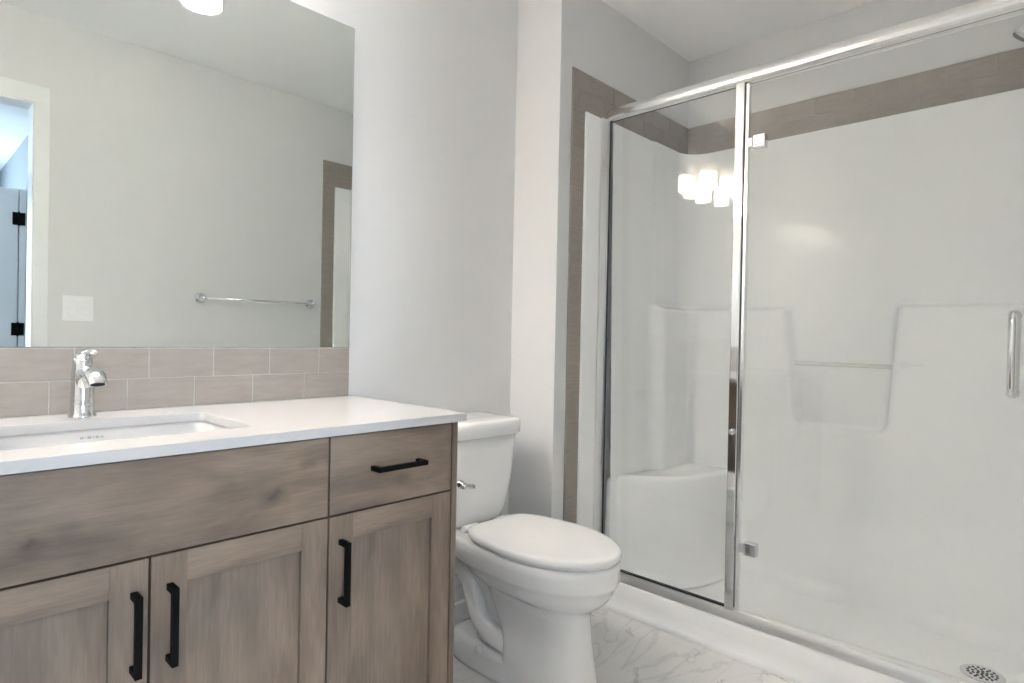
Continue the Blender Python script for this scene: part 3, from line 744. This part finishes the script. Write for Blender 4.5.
# ------------------------------------------------------------------ towel bar and switch (seen in the mirror)
tb = thing('towel_bar', 'chrome towel bar with round ends on the wall facing the mirror', 'towel rail', (1.45, YF, 1.22))
q = MB(); q.tube([(1.138, YF + .048, 1.245), (1.735, YF + .048, 1.245)], .0065, M_chrome, 14); q.build('bar', tb)
for x_ in (1.134, 1.740):
    MB().lathe([(.027, 0), (.027, .005), (.020, .009), (.011, .014), (.010, .034), (.014, .038), (.0155, .048), (.012, .058), (0, .061)], (x_, YF, 1.245), (0, 1, 0), M_chrome, 28).build('rosette', tb)
sp = thing('switch_plate', 'white double light switch plate beside the doorway, seen in the mirror', 'light switch', (.613, YF, 1.11))
MB().box((.554, YF, 1.1085), (.672, YF + .005, 1.2235), M_plate, .002, 3).build('plate', sp)
MB().box((.574, YF + .005, 1.133), (.607, YF + .0085, 1.199), M_plate, .0015).box((.577, YF + .0085, 1.136), (.604, YF + .0105, 1.165), M_plate, .001).build('rocker', sp)
for z in (1.137, 1.172): MB().box((.619, YF + .005, z), (.652, YF + .009, z + .028), M_plate, .002, 3).build('button', sp)

# ------------------------------------------------------------------ toilet
TX = 1.437
to = thing('toilet', 'white two piece toilet with closed lid between vanity and shower', 'toilet', (TX, 1.32, 0))
def egg(z, hw, yf, yb, ym, nf=2.0, nb=2.0, n=64, cx0=None, taper=0.):
    R = []; cx_ = TX if cx0 is None else cx0
    for k in range(n):
        a = 2 * PI * k / n; c_, s_ = math.cos(a), math.sin(a); e = nb if s_ > 0 else nf
        x_ = hw * math.copysign(abs(c_) ** (2 / e), c_); q_ = math.copysign(abs(s_) ** (2 / e), s_)
        y_ = (yb - ym if s_ > 0 else ym - yf) * q_
        if s_ > 0: x_ *= 1 - taper * q_ ** 2
        R.append((cx_ + x_, ym + y_, z))
    return R
TF = .965   # front tip of the bowl
body = MB()
secs = [egg(0, 0.095, TF + .060, 1.315, 1.17, 2.9, 9, cx0=TX - .011), egg(.008, 0.096, TF + .058, 1.315, 1.17, 2.9, 9, cx0=TX - .011), egg(.05, 0.092, TF + .064, 1.315, 1.17, 2.9, 9, cx0=TX - .011), egg(.12, 0.086, TF + .074, 1.315, 1.17, 2.8, 9, cx0=TX - .011), egg(.16, 0.083, TF + .079, 1.325, 1.17, 2.7, 9, cx0=TX - .011), egg(.21, 0.080, TF + .084, 1.36, 1.175, 2.6, 8, cx0=TX - .011), egg(.25, 0.079, TF + .085, 1.39, 1.175, 2.5, 7, cx0=TX - .011),
        egg(.274, 0.082, TF + .078, 1.415, 1.18, 2.3, 5, cx0=TX - .011), egg(.286, .102, TF + .062, 1.43, 1.19, 2.15, 4, cx0=TX - .006), egg(.298, .126, TF + .044, 1.45, 1.20, 2.05, 3.4), egg(.315, .144, TF + .028, 1.48, 1.21, 2.0, 3.2), egg(.333, .156, TF + .016, 1.52, 1.22, 2.0, 3.2, taper=.1), egg(.352, .162, TF + .010, 1.56, 1.22, 2.0, 3.6, taper=.15),
        egg(.357, .168, TF + .005, 1.60, 1.22, 2.0, 4, taper=.16), egg(.366, .171, TF + .002, 1.63, 1.22, 2.0, 4.5, taper=.17), egg(.400, .174, TF, 1.645, 1.22, 2.0, 5, taper=.18), egg(.418, .174, TF, 1.645, 1.22, 2.0, 5, taper=.18), egg(.424, .169, TF + .005, 1.640, 1.22, 2.0, 5, taper=.18), egg(.4255, .150, TF + .024, 1.62, 1.22, 2.0, 5, taper=.18)]
body.grid(secs, M_porc, True, True, True)
# recessed rear core, trapway bulges and foot
body.grid([egg(0, .112, 1.25, 1.60, 1.42, 5, 2.6), egg(.012, .114, 1.25, 1.602, 1.42, 5, 2.6), egg(.055, .110, 1.25, 1.60, 1.42, 5, 2.6), egg(.068, .102, 1.25, 1.59, 1.42, 5, 2.6), egg(.073, .070, 1.26, 1.57, 1.42, 5, 2.6)], M_porc, True, True, True)
body.grid([egg(.05, .060, 1.25, 1.50, 1.38, 4, 3), egg(.20, .055, 1.25, 1.46, 1.35, 4, 3), egg(.30, .085, 1.25, 1.56, 1.38, 4, 3), egg(.36, .11, 1.25, 1.60, 1.38, 4, 3)], M_porc, True, False, False)
for s in (-1, 1):
    tr_ = [(1.29, .105), (1.33, .108), (1.38, .115), (1.425, .135), (1.455, .165), (1.470, .20), (1.480, .235), (1.495, .265), (1.52, .285), (1.55, .29), (1.575, .27), (1.585, .22)]
    body.tube([(TX + s * .058, y_, z_) for (y_, z_) in tr_], [.030, .036, .038, .036, .034, .034, .036, .036, .036, .037, .038, .038], M_porc, 24)
bo = body.build('bowl', to)
for s in (-1, 1):
    MB().lathe([(.014, 0), (.014, .006), (.010, .013), (0, .015)], (TX + s * .098, 1.405, .066), (s * .9, 0, 1), M_seat, 20).build('bolt_cap', to)
# seat ring and lid
def lid(z, e): return egg(z, .179 - e, TF - .004 + e, 1.462 - e, 1.235, 2.0, 7.0, taper=.27)
sr_ = MB(); sr_.grid([lid(.4262, .020), lid(.427, .012), lid(.4335, .012), lid(.4345, .020)], M_seat, True, True, True)
sr_.build('seat', to)
ld = MB(); ld.grid([lid(.4350, .008), lid(.4365, .002), lid(.441, 0), lid(.449, .0005), lid(.4535, .0025), lid(.4565, .007), lid(.4580, .013), lid(.4590, .028), lid(.4600, .07), lid(.4605, .12), lid(.4607, .165)], M_seat, True, True, True)
ld.build('lid', to)
for s in (-1, 1):
    MB().tube([(TX + s * .105, 1.485, .437), (TX + s * .045, 1.485, .437)], .011, M_seat, 14).build('seat_hinge', to)
# tank
tk = MB(); TB = 1.660
def tsec(z, hw, yf, nf=5): return egg(z, hw, yf, TB, (yf + TB) / 2 + .02, nf, 9)
tk.grid([tsec(.426, .100, 1.53), tsec(.430, .112, 1.515), tsec(.440, .121, 1.505), tsec(.47, .129, 1.495), tsec(.53, .139, 1.486), tsec(.60, .148, 1.479), tsec(.68, .154, 1.472), tsec(.735, .157, 1.468)], M_porc, True, True, True)
tk.build('tank', to)
tl = MB(); tl.grid([tsec(.734, .158, 1.467), tsec(.7345, .163, 1.462), tsec(.739, .168, 1.456), tsec(.768, .169, 1.455), tsec(.781, .168, 1.456), tsec(.788, .162, 1.462), tsec(.791, .147, 1.478), tsec(.792, .11, 1.53)], M_porc, True, True, True)
tl.build('tank_lid', to)
fl = MB(); fl.lathe([(.014, 0), (.014, .006), (.008, .009), (.008, .024)], (TX - .122, 1.486, .590), (0, -1, 0), M_chrome, 20)
fl.tube([(TX - .140, 1.457, .590), (TX - .118, 1.453, .588), (TX - .092, 1.451, .585)], [(.009, .007), (.009, .006), (.009, .005)], M_chrome, 12)
fl.build('flush_lever', to)
cp = MB(); cp.grid([egg(.415, .10, 1.53, 1.60, 1.565, 3, 3), egg(.43, .10, 1.53, 1.60, 1.565, 3, 3)], M_porc, True); cp.build('tank_gasket', to)
